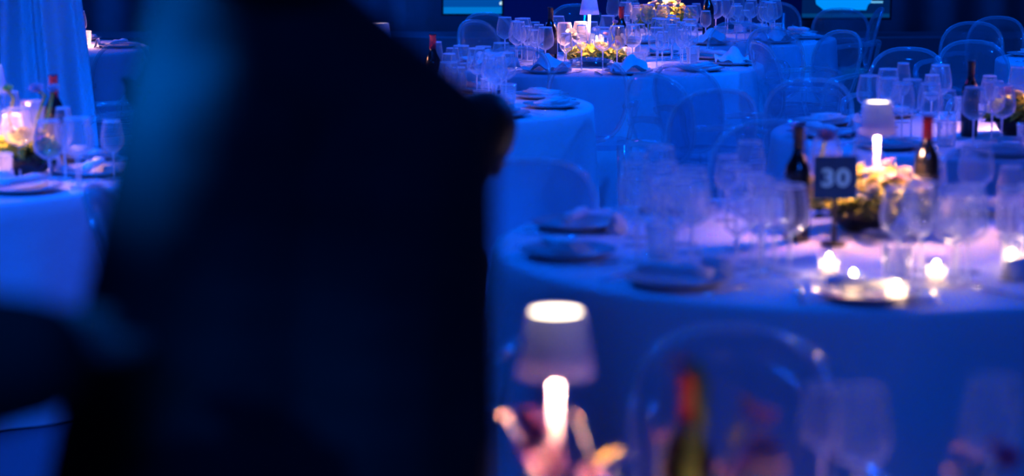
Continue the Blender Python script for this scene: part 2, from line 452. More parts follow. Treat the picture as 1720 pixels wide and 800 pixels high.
CH = [
 (1258, 562, 270, 'large blurred clear chair facing us across the nearest table'),
 (968, 14, 270, 'clear round-backed chair facing us behind the candle table, left of the lamp'),
 (812, 22, 300, 'clear chair below the left screen, seen at an angle'),
 (792, 34, 320, 'clear chair nearest the standing guest, under the left screen'),
 (872, 78, 250, 'clear chair with low arched back, left of the candle table'),
 (990, 98, 92, 'clear chair with its back to us in front of the candle table'),
 (1300, 10, 265, 'clear chair behind the farthest table, at its right end'),
 (1240, 36, 270, 'highest of three nested clear chair backs right of the candle table'),
 (1258, 47, 295, 'middle one of three nested clear chair backs right of the candle table'),
 (1270, 70, 15, 'lowest of three nested clear chair backs right of the candle table'),
 (1092, 124, 45, 'clear chair turned sideways, left of the pair below the candle table'),
 (1142, 108, 50, 'clear chair turned sideways, right of the pair below the candle table'),
 (1207, 150, 105, 'clear chair with a purple streak down its left edge, mid aisle'),
 (1412, 14, 80, 'clear chair with oval back standing below the right screen'),
 (1368, 52, 215, 'clear chair with dark curved arm, left of the oval-backed one'),
 (1482, 20, 178, 'clear chair seen in profile against the dark wall'),
 (1528, 80, 250, 'clear chair with a violet sheen, alone left of the right-hand group'),
 (1640, 37, 245, 'clear chair half hidden behind a violet sheened one, far right'),
 (1680, 28, 235, 'highest clear chair of the right-hand group, with violet sheen'),
 (1632, 68, 270, 'clear chair with wide arched back behind the glasses at right'),
 (1400, 136, 92, 'clear chair just left above the small lamp'),
 (1290, 202, 110, 'low clear chair left of the small lamp, beside the aisle'),
 (1668, 243, 95, 'clear chair behind the wine glasses at the right edge'),
 (905, 268, 88, 'clear chair with its back to us, between standing guest and number 30 table'),
 (215, 70, 240, 'clear chair right of the distant left table'),
 (262, 98, 200, 'clear chair just left of the standing guest, far back'),
]
for c in CH: chair(*c)

# ------------------------------------------------------------------ table lamps
def lamp_proto():
    sh = MB().lathe([(.037, .38), (.0385, .382), (.040, .38), (.0565, .287), (.0575, .285), (.056, .284), (.0545, .287), (.037, .374), (.037, .38)], 40)
    top = MB().lathe([(.0002, .378), (.0368, .378)], 32)
    top.lathe([(.0002, .374), (.0368, .374)], 32)
    ring = MB(); 
    ring.lathe([(.044, .308), (.010, .308)], 32)
    st = MB().lathe([(.0001, .004), (.0075, .004), (.0075, .37), (.0001, .37)], 16)
    ba = MB().lathe([(.0001, 0), (.052, 0), (.054, .004), (.052, .012), (.012, .018), (.0001, .018)], 32)
    sp_ = MB().lathe([(.006, .310), (.049, .310), (.049, .314), (.006, .314)], 24)
    return [('lamp_shade', sh.mesh('lamp_shade', M['shade'])), ('top_diffuser', top.mesh('top_diffuser', M['lampglow'])),
            ('led_ring', ring.mesh('led_ring', M['lampring'])), ('reflector', sp_.mesh('reflector', M['shade'])), ('pole', st.mesh('pole', M['stem'])), ('base', ba.mesh('base', M['shade']))]
LAMP = lamp_proto()
def lamp(x, y, label, s=1):
    o = place(LAMP, 'table_lamp', (x, y, .752), 0, s)
    return tag(o, label, 'lamp', 'cordless lamps on the tables')
q = at(934, 518, 3.1); lamp(q.x, 3.1, 'big blurred cordless lamp with glowing top on the nearest table')
q = at(1475, 170, 6.22); lamp(q.x, 6.22, 'cordless lamp with lit stem beside the number 30')
q = at(990, 15, 12.2); lamp(q.x, 12.2, 'small distant cordless lamp above the glass candle holder')
q = at(-16, 130, 7.5); lamp(q.x, 7.5, 'cordless lamp cut by the left edge of the picture')
q = at(1120, -60, 14.42); lamp(q.x, 14.42, 'farthest cordless lamp, among the tall glowing flowers')
q = at(1762, 100, 8.8); lamp(q.x, 8.8, 'cordless lamp beyond the right edge, lighting the yellow flowers there')
q = at(640, 130, 9.9); lamp(q.x, 9.9, 'cordless lamp hidden behind the standing guest')
q = at(104, 20, 13.5); lamp(q.x + .0, 13.6, 'cordless lamp on the distant left table', .8)

# ------------------------------------------------------------------ tableware
def wine_proto(h=.225, r=.046, wine=None, parts=True):
    stem_h = h * .45
    prof = [(.004, stem_h), (r * .35, stem_h + .004), (r * .68, stem_h + .016), (r * .9, stem_h + h * .11), (r * .99, stem_h + h * .19), (r, stem_h + h * .24), (r * .95, stem_h + h * .34), (r * .85, stem_h + h * .45), (r * .74, h)]
    bowl = MB().lathe(prof, 24)
    rim = MB().lathe([(r * .74, h - .002), (r * .74 + .002, h + .001), (r * .74, h + .003), (r * .74 - .002, h + .001), (r * .74, h - .001)], 20)
    st = MB().lathe([(.0042, .004), (.0034, .02), (.0032, stem_h * .7), (.0048, stem_h + .001)], 10)
    ft = MB().lathe([(.0001, .006), (.010, .004), (.036, .0015), (.036, .0003), (.0001, .0003)], 20)
    if not parts:
        return [('bowl', bowl.mesh('bowl', M['glass']), [('rim', rim.mesh('rim', M['glassrim']))]), ('stem', (st.add(ft.v, ft.f)).mesh('stem', M['glassrim']))]
    out = [('bowl', bowl.mesh('bowl', M['glass']), [('rim', rim.mesh('rim', M['glassrim']))]), ('stem', st.mesh('stem', M['glassrim'])), ('foot', ft.mesh('foot', M['glass']))]
    if wine:
        wv = MB().lathe([(.002, stem_h + .003), (r * .5, stem_h + .012), (r * .88, stem_h + h * .13), (r * .93, stem_h + h * .16), (.001, stem_h + h * .16)], 20)
        out.append(('wine', wv.mesh('wine', M['wine'])))
    return out
def tumbler_proto():
    b = MB().lathe([(.001, .004), (.030, .004), (.031, .001), (.033, .0), (.040, .095), (.0385, .095), (.0315, .012), (.001, .012)], 20)
    rim = MB().lathe([(.0385, .095), (.0395, .0975), (.041, .095)], 20)
    return [('tumbler_wall', b.mesh('tumbler_wall', M['glass'])), ('rim', rim.mesh('rim', M['glassrim']))]
PR = {
 'wine_glass': wine_proto(.235, .050), 'pink_wine_glass': wine_proto(.235, .050, True),
 'small_wine_glass': wine_proto(.20, .038), 'champagne_flute': wine_proto(.245, .031),
 'tumbler': tumbler_proto(),
 'plate': [('plate_dish', MB().lathe([(.001, .004), (.075, .004), (.088, .009), (.130, .020), (.133, .022), (.130, .017), (.085, .002), (.001, .001)], 32).mesh('plate_dish', M['plate']))],
}
PR['plate'] = PR['plate'][0][1]
def napkin_mesh(kind):
    mb = MB()
    if kind == 0:   # rolled
        mb.tube([(-.10, 0, .036), (-.05, .003, .040), (0, 0, .037), (.05, -.003, .040), (.10, 0, .036)], [.018, .021, .017, .021, .019], 10, flat=.75)
    elif kind == 1:  # folded flat with slanting flap
        mb.box((0, 0, .028), (.19, .085, .010)); mb.box((.01, .006, .037), (.16, .07, .008), .15); mb.box((-.03, 0, .044), (.07, .06, .006), -.2)
    else:           # loosely peaked
        n = 14; vs = []; r_ = random.Random(5)
        for i in range(n):
            for j in range(n):
                u, v = i / (n - 1) - .5, j / (n - 1) - .5
                z = .022 + .085 * max(0, 1 - 2.6 * math.hypot(u + .1, v)) + .016 * math.sin(9 * u + 4 * v) + .012 * math.sin(13 * v - 5 * u) + .012
                vs.append((u * .2, v * .19, max(z, .012)))
        mb.add(vs, [(i * n + j, (i + 1) * n + j, (i + 1) * n + j + 1, i * n + j + 1) for i in range(n - 1) for j in range(n - 1)])
    return mb.mesh('napkin', M['napkin'])
NAP = [napkin_mesh(k) for k in range(3)]
def fork_mesh():
    mb = MB().tube([(0, -.095, .004), (0, -.03, .006), (0, .02, .007), (0, .045, .005)], [.0045, .003, .003, .009], 6, flat=.5)
    for k in (-1.5, -.5, .5, 1.5): mb.tube([(k * .0045, .043, .005), (k * .005, .065, .004), (k * .005, .092, .008)], .0014, 5)
    return mb.mesh('fork', M['steel'])
def knife_mesh():
    return MB().tube([(0, -.105, .004), (0, -.05, .005), (0, 0, .005)], [.005, .0045, .004], 6, flat=.6).box((.002, .055, .005), (.016, .115, .0015)).mesh('knife', M['steel'])
FORK, KNIFE = fork_mesh(), knife_mesh()
def card_mesh(w_=.09, h_=.055):
    mb = MB()
    for s_ in (-1, 1):
        vs = [(-w_ / 2, s_ * .018, 0), (w_ / 2, s_ * .018, 0), (w_ / 2, 0, h_), (-w_ / 2, 0, h_)]
        mb.add(vs + [(x, y + s_ * .001, z) for x, y, z in vs], [(0, 1, 2, 3), (4, 7, 6, 5), (0, 4, 5, 1), (2, 6, 7, 3), (1, 5, 6, 2), (0, 3, 7, 4)])
    return mb.mesh('place_card', M['card'])
CARD = card_mesh()
ITEMS = []     # (object, kind words, category, table key, px)
def in_view(x, y, z, key, m=25):
    px, py = proj((x, y, z))
    if px < -m or px > 1720 + m or py > 815: return False
    if 285 < px < 700: return False
    if y > 2.5 and px < 245 and py > 400: return False
    return True
def put(proto, name, key, x, y, words, cat, rz=0, s=1, z=.752, hz=.1):
    if not in_view(x, y, z + hz, key): return None
    if key == 'thirty' and cat == 'glass' and y < 6.0 and 1345 < proj((x, y, z))[0] < 1465: return None
    o = place(proto, name, (x, y, z), rz, s)
    ITEMS.append((o, words, cat, key, proj((x, y, z))[0])); return o
W = {'wine_glass': 'large clear wine glass', 'pink_wine_glass': 'large wine glass holding pink wine', 'small_wine_glass': 'small clear wine glass',
     'champagne_flute': 'slender clear flute glass', 'tumbler': 'low clear water tumbler'}
def setting(key, ang, kinds=None, nap=None):
    x0, y0, rad, _ = TABLES[key]
    u = Vector((math.cos(ang), math.sin(ang))); v = Vector((-u.y, u.x))
    def pos(r_, t_): q_ = Vector((x0, y0)) + u * r_ + v * t_; return q_.x, q_.y
    rz = ang - PI / 2
    x, y = pos(rad - .17, 0)
    if put(PR['plate'], 'plate', key, x, y, 'round glazed plate', 'plate', 0, 1, .752, .02):
        k = nap if nap is not None else rnd.choice((0, 0, 1, 1, 2))
        put(NAP[k], 'napkin', key, x, y, ('rolled', 'flat folded', 'loosely peaked')[k] + ' white napkin', 'napkin', rz + rnd.uniform(-.3, .3), 1, .752, .02)
    x, y = pos(rad - .17, .165); put(FORK, 'fork', key, x, y, 'polished fork', 'fork', rz + PI, 1, .752, 0)
    x, y = pos(rad - .17, -.165); put(KNIFE, 'knife', key, x, y, 'polished knife', 'knife', rz + PI, 1, .752, 0)
    kinds = kinds or rnd.choice((('wine_glass', 'small_wine_glass', 'tumbler'), ('wine_glass', 'wine_glass', 'tumbler'), ('wine_glass', 'small_wine_glass', 'champagne_flute')))
    for i, k in enumerate(kinds):
        x, y = pos(rad - .40 - .05 * (i % 2), -.11 + .105 * i + rnd.uniform(-.015, .015))
        put(PR[k], k, key, x, y, W[k], 'glass', rnd.uniform(0, 6), rnd.uniform(.96, 1.04))
    if rnd.random() < .6:
        x, y = pos(rad - .31, .03)
        put(CARD, 'place_card', key, x, y, 'small white tent card', 'card', rz, 1)
N_SEAT = {'near': 8, 'thirty': 10, 'middle': 10, 'right': 10, 'behind': 10, 'far': 10, 'left': 10, 'farleft': 6, 'outer': 8}
OFF = {'near': 90, 'thirty': 86, 'middle': 98, 'right': 80, 'behind': 95, 'far': 90, 'left': 70, 'farleft': 60, 'outer': 200}
for key, n in N_SEAT.items():
    for i in range(n):
        setting(key, R(OFF[key] + 360 * i / n))
# extra glasses gathered where the photograph shows clusters
def extra(key, kind, px, py):
    q_ = on_plane(px, py, .752); x0, y0, rad, _ = TABLES[key]
    dv = Vector((q_.x - x0, q_.y - y0))
    if dv.length > rad - .06: dv *= (rad - .06) / dv.length
    put(PR[kind], kind, key, x0 + dv.x, y0 + dv.y, W[kind], 'glass', 0, 1)
for a_ in [('thirty', 'wine_glass', 1262, 440), ('thirty', 'wine_glass', 1300, 455), ('thirty', 'champagne_flute', 1545, 470), ('thirty', 'wine_glass', 1600, 480),
           ('thirty', 'wine_glass', 1070, 440), ('thirty', 'wine_glass', 1100, 425), ('thirty', 'wine_glass', 1135, 450), ('thirty', 'wine_glass', 1160, 425), ('thirty', 'wine_glass', 1325, 462), ('thirty', 'champagne_flute', 1280, 450), ('thirty', 'wine_glass', 1625, 478), ('thirty', 'wine_glass', 1508, 468), ('thirty', 'wine_glass', 1700, 470), ('thirty', 'small_wine_glass', 1150, 410), ('thirty', 'wine_glass', 1545, 455), ('thirty', 'wine_glass', 1235, 420),
           ('behind', 'pink_wine_glass', 775, 158), ('behind', 'wine_glass', 812, 160), ('behind', 'wine_glass', 842, 152), ('behind', 'small_wine_glass', 760, 148),
           ('middle', 'wine_glass', 948, 108), ('middle', 'wine_glass', 975, 106), ('middle', 'wine_glass', 1062, 112), ('middle', 'wine_glass', 848, 96), ('middle', 'wine_glass', 880, 98),
           ('middle', 'wine_glass', 1112, 100), ('middle', 'wine_glass', 1130, 98), ('middle', 'small_wine_glass', 1150, 97), ('middle', 'tumbler', 1055, 108),
           ('middle', 'small_wine_glass', 905, 99),
           ('far', 'wine_glass', 1202, 58), ('far', 'wine_glass', 1222, 57), ('far', 'wine_glass', 1240, 55), ('far', 'small_wine_glass', 1258, 53), ('far', 'wine_glass', 1030, 55), ('far', 'wine_glass', 1052, 50),
           ('right', 'wine_glass', 1530, 232), ('right', 'wine_glass', 1560, 240), ('right', 'small_wine_glass', 1590, 236), ('right', 'wine_glass', 1665, 236),
           ('left', 'wine_glass', 85, 322), ('left', 'wine_glass', 130, 316), ('left', 'wine_glass', 160, 318), ('left', 'small_wine_glass', 190, 300), ('left', 'champagne_flute', 110, 300),
           ('near', 'wine_glass', 1440, 900), ('near', 'wine_glass', 1660, 880), ('near', 'champagne_flute', 1245, 960), ('near', 'wine_glass', 855, 960),
           ('near', 'small_wine_glass', 1380, 850)]:
    extra(*a_)

# ------------------------------------------------------------------ bottles
def bottle_proto(foil):
    b = MB().lathe([(.001, 0), (.035, 0), (.0375, .005), (.0375, .19), (.034, .215), (.018, .245), (.0145, .26), (.0145, .325), (.001, .325)], 24)
    c = MB().lathe([(.0152, .262), (.0155, .320), (.0172, .321), (.0172, .331), (.001, .3315)], 20)
    l = MB().lathe([(.0379, .07), (.0379, .16)], 24)
    return [('bottle_body', b.mesh('bottle_body', M['bottle'])), ('capsule', c.mesh('capsule', M[foil])), ('paper_label', l.mesh('paper_label', M['label']))]
B_RED, B_DARK = bottle_proto('redfoil'), bottle_proto('darkfoil')
def bottle(px, ytop, D, red, label, s=1):
    q_ = at(px, ytop, D)
    tag(place(B_RED if red else B_DARK, 'wine_bottle', (q_.x, D, .752), 0, s), label, 'bottle', 'wine bottles on the tables')
bottle(1558, 220, 6.3, True, 'dark wine bottle with red capsule, right of the number 30')
bottle(1341, 240, 6.05, False, 'dark wine bottle with black capsule, left of the number 30')
bottle(1158, 600, 2.93, True, 'dark blurred wine bottle with red capsule on the nearest table')
bottle(1044, 5, 12.35, True, 'dark wine bottle with red capsule on the candle table', .97)
bottle(925, 14, 12.1, False, 'dark wine bottle with black capsule on the candle table')
bottle(90, 145, 7.7, True, 'dark wine bottle with red capsule on the left table')
bottle(727, 66, 9.9, True, 'dark wine bottle with red capsule against the standing guest')
bottle(1190, -2, 14.35, False, 'dark wine bottle with black capsule on the farthest table')
bottle(1632, 92, 8.65, False, 'dark wine bottle with black capsule on the right table', .92)

# ------------------------------------------------------------------ number cards
def number_card(px, ytop, D, txt, label, w_=.122, h_=.215, rz=0):
    q_ = at(px, ytop, D)
    t = thing('table_number_card', label, 'card', (q_.x, D, .752), rz)
    hh = q_.z - .752
    link('card_panel', MB().box((0, 0, hh - w_ / 2), (w_, .004, w_)).mesh('card_panel', M['navy'], False), t)
    link('card_stand', MB().box((0, 0, (hh - w_) / 2), (.012, .006, hh - w_)).lathe([(.001, .008), (.035, .006), (.036, 0), (.001, 0)], 20).mesh('card_stand', M['darkfoil'], False), t)
    cu = bpy.data.curves.new('digits', 'FONT'); cu.body = txt; cu.size = .068; cu.align_x = 'CENTER'; cu.align_y = 'CENTER'
    cu.extrude = .0006; cu.offset = .0022; cu.space_character = 1.1
    tmp = bpy.data.objects.new('digits', cu); COL.objects.link(tmp)
    bpy.context.view_layer.update()
    me = bpy.data.meshes.new_from_object(tmp); bpy.data.objects.remove(tmp)
    me.materials.clear(); me.materials.append(M['digit'])
    o = link('digits', me, t, (0, -.0035, hh - w_ / 2 - .003), (PI / 2, 0, 0)); o.scale = (1.15, 1, 1)
number_card(1404, 262, 5.97, '30', 'square dark card with pale blue number 30 on a stand')

# ------------------------------------------------------------------ flowers
def leaf_clump(n, rx, rz_, seed, sz=.03, z0=.03):
    r_ = random.Random(seed); mb = MB()
    for _ in range(n):
        th = r_.uniform(0, 2 * PI); rr = math.sqrt(r_.random())
        c = Vector((rx * rr * math.cos(th), rx * rr * math.sin(th), z0 + rz_ * (1 - rr ** 4) ** .5 * r_.uniform(.35, 1)))
        e = Euler((r_.uniform(-1, 1), r_.uniform(-1, 1), r_.uniform(0, 6.3))).to_matrix(); s_ = sz * r_.uniform(.6, 1.3)
        pts = [(0, -s_, 0), (.4 * s_, -.2 * s_, .1 * s_), (.3 * s_, .5 * s_, 0), (0, s_, -.15 * s_), (-.3 * s_, .5 * s_, 0), (-.4 * s_, -.2 * s_, .1 * s_)]
        mb.add([c + e @ Vector(q_) for q_ in pts], [(0, 1, 2, 3), (0, 3, 4, 5)])
    return mb
def blossom_mesh(m, r=.03, n=9, seed=1):
    mb = MB(); r_ = random.Random(seed)
    for ring, (cnt, tilt, s_) in enumerate(((n, .35, 1), (n - 3, .9, .75), (4, 1.35, .5))):
        for i in range(cnt):
            e = Matrix.Rotation(2 * PI * (i + .5 * ring) / cnt + r_.uniform(-.1, .1), 3, 'Z') @ Matrix.Rotation(tilt, 3, 'X')
            k = r * s_
            pts = [(0, 0, 0), (.42 * k, .45 * k, .05 * k), (.35 * k, .9 * k, .12 * k), (0, 1.08 * k, .05 * k), (-.35 * k, .9 * k, .12 * k), (-.42 * k, .45 * k, .05 * k), (0, .5 * k, -.08 * k)]
            mb.add([e @ Vector(q_) for q_ in pts], [(0, 1, 6), (1, 2, 6), (2, 3, 6), (3, 4, 6), (4, 5, 6), (5, 0, 6)])
    mb.ball((0, 0, r * .18), r * .28, 8, 5)
    return mb.mesh('blossom', M[m])
BL = {k: blossom_mesh(k) for k in ('white', 'pink', 'purple', 'orange', 'yellow')}
BOWL = MB().lathe([(.001, 0), (.05, 0), (.075, .02), (.095, .06), (.092, .062), (.07, .03), (.001, .02)], 28).mesh('bowl', M['bowl'])
def centrepiece(x, y, label, blooms, rx=.12, rz_=.09, n=260, tall=(), seed=1, leaf='leaf', z0=.07, bowl_s=1.1, sz=.03, nb=0):
    t = thing('flower_centrepiece', label, 'flowers', (x, y, .752))
    b_ = link('bowl', BOWL, t); b_.scale = (bowl_s,) * 3
    f_ = link('foliage', leaf_clump(n, rx, rz_, seed, sz, z0).mesh('foliage', M[leaf], False), t); f_['kind'] = 'stuff'
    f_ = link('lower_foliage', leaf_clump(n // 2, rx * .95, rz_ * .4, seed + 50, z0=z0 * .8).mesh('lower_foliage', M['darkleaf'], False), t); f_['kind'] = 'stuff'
    r_ = random.Random(seed)
    for k, bx, bz, s_ in blooms:
        o = link('blossom', BL[k], t, (bx, r_.uniform(-.06, .02), bz), (r_.uniform(.2, 1.1), r_.uniform(-.5, .5), r_.uniform(0, 6)))
        o.scale = (s_,) * 3
    for i in range(nb):
        th = r_.uniform(0, 2 * PI); rr = math.sqrt(r_.random()) * .95; k = r_.choice(('yellow', 'white', 'yellow', 'pink', 'white'))
        o = link('blossom', BL[k], t, (rx * rr * math.cos(th), rx * rr * math.sin(th), z0 + rz_ * (1.08 - .6 * rr * rr)), (r_.uniform(-.2, 1.0), r_.uniform(-.5, .5), r_.uniform(0, 6)))
        o.scale = (r_.uniform(.5, 1.0),) * 3
    for k, pts, s_ in tall:
        P_ = [Vector(q_) for q_ in pts]
        st_ = link('flower_stem', MB().tube(P_, .006, 6).mesh('flower_stem', M['leaf']), t)
        o = link('blossom', BL[k], t, P_[-1], (.6, 0, 0)); o.scale = (s_,) * 3
    return t
x2 = at(1470, 400, 6.0).x
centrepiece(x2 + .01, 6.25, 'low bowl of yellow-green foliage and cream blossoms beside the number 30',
    [('white', .10, .16, 1.2), ('pink', .06, .19, .9), ('yellow', -.02, .16, 1), ('yellow', -.06, .15, .9), ('white', -.12, .14, .9), ('pink', -.16, .14, .9), ('yellow', .04, .13, 1),
     ('white', .0, .12, .8), ('yellow', -.10, .10, .9), ('purple', -.08, .17, .7), ('pink', .15, .13, .9), ('white', .12, .10, .7), ('yellow', .08, .07, .6), ('yellow', -.05, .07, .5)],
    rx=.20, rz_=.10, n=300, seed=3, bowl_s=1.2, sz=.022, nb=64, tall=[('pink', [(-.10, .08, .1), (-.12, .09, .2), (-.105, .1, .26)], 1.0)])
x7 = at(35, 250, 7.4).x
centrepiece(x7, 7.45, 'yellow flowers with two tall curling stems on the left table',
    [('yellow', 0, .14, 1.1), ('white', .02, .12, 1.1), ('yellow', -.03, .11, 1), ('white', .04, .15, 1), ('pink', .07, .13, .8), ('pink', -.05, .16, .9), ('yellow', .05, .09, .8), ('purple', .06, .04, 1)],
    rx=.11, rz_=.08, n=240, seed=5, nb=8, tall=[('yellow', [(-.02, 0, .1), (-.05, 0, .2), (-.03, 0, .27), (-.05, 0, .30)], .7), ('pink', [(.03, 0, .1), (.05, 0, .2), (.08, 0, .28), (.05, 0, .30)], .9), ('pink', [(.05, 0, .1), (.08, 0, .18), (.11, 0, .30)], .8)])
x3 = at(1000, 70, 12.2).x
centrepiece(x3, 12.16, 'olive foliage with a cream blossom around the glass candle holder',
    [('white', -.14, .17, 1.3), ('white', -.12, .15, 1), ('yellow', -.10, .10, .8), ('pink', .12, .12, .9), ('white', .15, .16, .7), ('pink', .06, .17, .7)],
    rx=.17, rz_=.07, n=320, seed=7, nb=10, z0=.04, tall=[('pink', [(.06, 0, .08), (.10, 0, .15), (.08, 0, .2), (.11, 0, .24)], .6), ('white', [(-.13, 0, .06), (-.14, 0, .12), (-.14, 0, .18)], 1.1)])
x6 = at(1122, 30, 14.4).x
centrepiece(x6 - .02, 14.38, 'tall warm glowing flowers with cream blossoms on the farthest table',
    [('white', .12, .15, 1.4), ('white', .16, .19, 1.0), ('yellow', .02, .10, 1.3), ('pink', .05, .18, 1.2), ('white', -.04, .19, 1.2), ('yellow', -.10, .12, 1.2), ('pink', -.08, .22, 1.3), ('pink', .08, .1, 1.2), ('orange', -.02, .14, .9), ('white', -.14, .2, 1.2), ('pink', .2, .08, 1), ('pink', .1, .25, 1.2), ('white', -.03, .26, 1.1), ('pink', -.15, .27, 1)],
    rx=.2, rz_=.16, n=300, seed=9, nb=44)
x4 = at(1712, 190, 8.7).x
centrepiece(x4, 8.7, 'low yellow foliage with pink blossoms at the right edge',
    [('pink', -.06, .17, 1), ('white', -.02, .16, 1), ('pink', .03, .18, .9), ('yellow', 0, .1, 1), ('yellow', -.05, .1, .9), ('white', .06, .12, 1)],
    rx=.13, rz_=.08, n=260, seed=11, nb=12)
xl = at(107, 75, 13.4).x
centrepiece(xl, 13.2, 'tiny dark bouquet with warm glints on the distant left table',
    [('pink', -.05, .26, .9), ('pink', -.02, .2, .9), ('orange', .02, .17, .8), ('yellow', .01, .10, .8), ('pink', -.03, .16, .8)], rx=.07, rz_=.14, n=120, seed=13, leaf='darkleaf', bowl_s=.5)
# near bouquet: blurred purple and orange blossoms
xn = at(1100, 900, 2.86)
t = centrepiece(xn.x, 2.86, 'out of focus purple, yellow and orange flowers on the nearest table', [], rx=.15, rz_=.06, n=160, seed=15, leaf='darkleaf', z0=.05)
r_ = random.Random(4)
for k, px_, py_, s_ in [('purple', 885, 715, .9), ('purple', 905, 745, 1.1), ('purple', 890, 785, 1.2), ('pink', 925, 780, 1.0), ('pink', 905, 810, 1.0), ('purple', 940, 800, .9),
                        ('yellow', 1025, 777, .8), ('pink', 990, 808, .8), ('orange', 1250, 680, .55), ('white', 1243, 732, .55), ('purple', 1276, 705, .85), ('pink', 1280, 760, 1.0), ('pink', 1290, 800, 1.1),
                        ('pink', 1210, 800, .7), ('yellow', 1136, 766, .5), ('pink', 1110, 736, .35), ('white', 846, 703, .32), ('white', 968, 705, .32), ('purple', 1255, 790, 1.0), ('pink', 1150, 605, .4), ('pink', 1128, 607, .35),  # the tiniest low buds stand in for blurred lamp reflections
                        ]:
    q_ = at(px_, py_, 3.0 + r_.uniform(-.05, .06)) - Vector(t.location)
    b0 = Vector((max(-.08, min(.08, q_.x * .4)), 0, .04))
    mid_ = b0.lerp(q_, .5) + Vector((0, 0, .03))
    link('flower_stem', MB().tube([b0, mid_, q_], .0018, 6).mesh('flower_stem', M['darkleaf']), t)
    o = link('blossom', BL[k], t, q_, (r_.uniform(.6, 1.2), r_.uniform(-.4, .4), r_.uniform(0, 6))); o.scale = (s_,) * 3
L_ = Vector(t.location)
pts_ = [at(1155, 850, 2.78) - L_, at(1160, 770, 2.78) - L_, at(1178, 700, 2.78) - L_, at(1178, 640, 2.78) - L_, at(1165, 606, 2.78) - L_]
link('curling_stalk', MB().tube([Vector((0, -.03, .05))] + pts_, [.008, .011, .012, .010, .009, .006], 8).mesh('curling_stalk', M['leaf']), t)

# added bud vase, its small flowers stand in for blurred light glints
q_ = at(1630, 900, 3.0)
t = thing('glint_vase', 'small added vase, its pink buds standing in for blurred glints at bottom right', 'vase', (q_.x, 3.0, .752))
link('vase_body', MB().lathe([(.001, 0), (.022, 0), (.030, .03), (.026, .07), (.012, .11), (.014, .125), (.011, .125), (.010, .11), (.001, .02)], 20).mesh('vase_body', M['glass']), t)
for k, px_, py_, s_ in [('pink', 1613, 754, .36), ('pink', 1642, 770, .42), ('purple', 1672, 745, .5), ('purple', 1690, 770, .7), ('pink', 1600, 792, .4)]:
    b_ = at(px_, py_, 2.99) - Vector(t.location)
    link('flower_stem', MB().tube([Vector((0, 0, .02)), Vector((0, 0, .12)), b_], .0016, 6).mesh('flower_stem', M['darkleaf']), t)
    o = link('blossom', BL[k], t, b_, (.9, 0, s_ * 9)); o.scale = (s_,) * 3

# ------------------------------------------------------------------ candles
def candle_proto(rh=.05, hh=.10):
    gl = MB().lathe([(.001, .002), (rh, .002), (rh, hh), (rh - .003, hh), (rh - .003, .008), (.001, .008)], 24)
    wx = MB().lathe([(.001, .009), (rh * .8, .009), (rh * .8, hh * .55), (rh * .7, hh * .57), (.001, hh * .55)], 20)
    fl = MB().ball((0, 0, hh * .55 + .018), .0065, 10, 8, (1, 1, 2.4))
    return [('glass_holder', gl.mesh('glass_holder', M['glass'])), ('wax', wx.mesh('wax', M['wax'])), ('flame', fl.mesh('flame', M['flame']))]
TEA, PILLAR = candle_proto(.026, .04), candle_proto(.045, .10)
def candle(px, py, label, pr=TEA, s=1):
    q_ = on_plane(px, py, .752)
    tag(place(pr, 'candle_holder', (q_.x, q_.y, .752), 0, s), label, 'candle', 'small candles in glass holders')
candle(1505, 510, 'brightest small candle at the front of the number 30 table')
candle(1433, 490, 'small candle left in front of the small white card')
candle(1572, 474, 'small candle right of the flower bowl, behind the brightest one')
candle(1392, 462, 'small candle added to light the flower bowl, beside the black-capped bottle')  # extra flame added to light the front of the foliage
candle(1700, 452, 'small candle near the right picture edge')
candle(1002, 84, 'tall glass candle holder under the distant lamp', PILLAR)
q_ = at(1150, 900, 2.78)
for px_, D_, lb_ in ((1035, 2.70, 'added unseen candle on the nearest table, lighting the yellow blossom'), (1150, 2.66, 'added unseen candle on the nearest table, lighting the red capsule'), (1255, 2.70, 'added unseen candle on the nearest table, lighting the orange bud'), (1620, 2.84, 'added unseen candle on the nearest table, lighting the vase of buds')):
    tag(place(PILLAR, 'candle_holder', (at(px_, 900, D_).x, D_ + .04, .752)), lb_, 'candle', 'small candles in glass holders')  # candles added below the frame to warm bottle, blossoms and buds

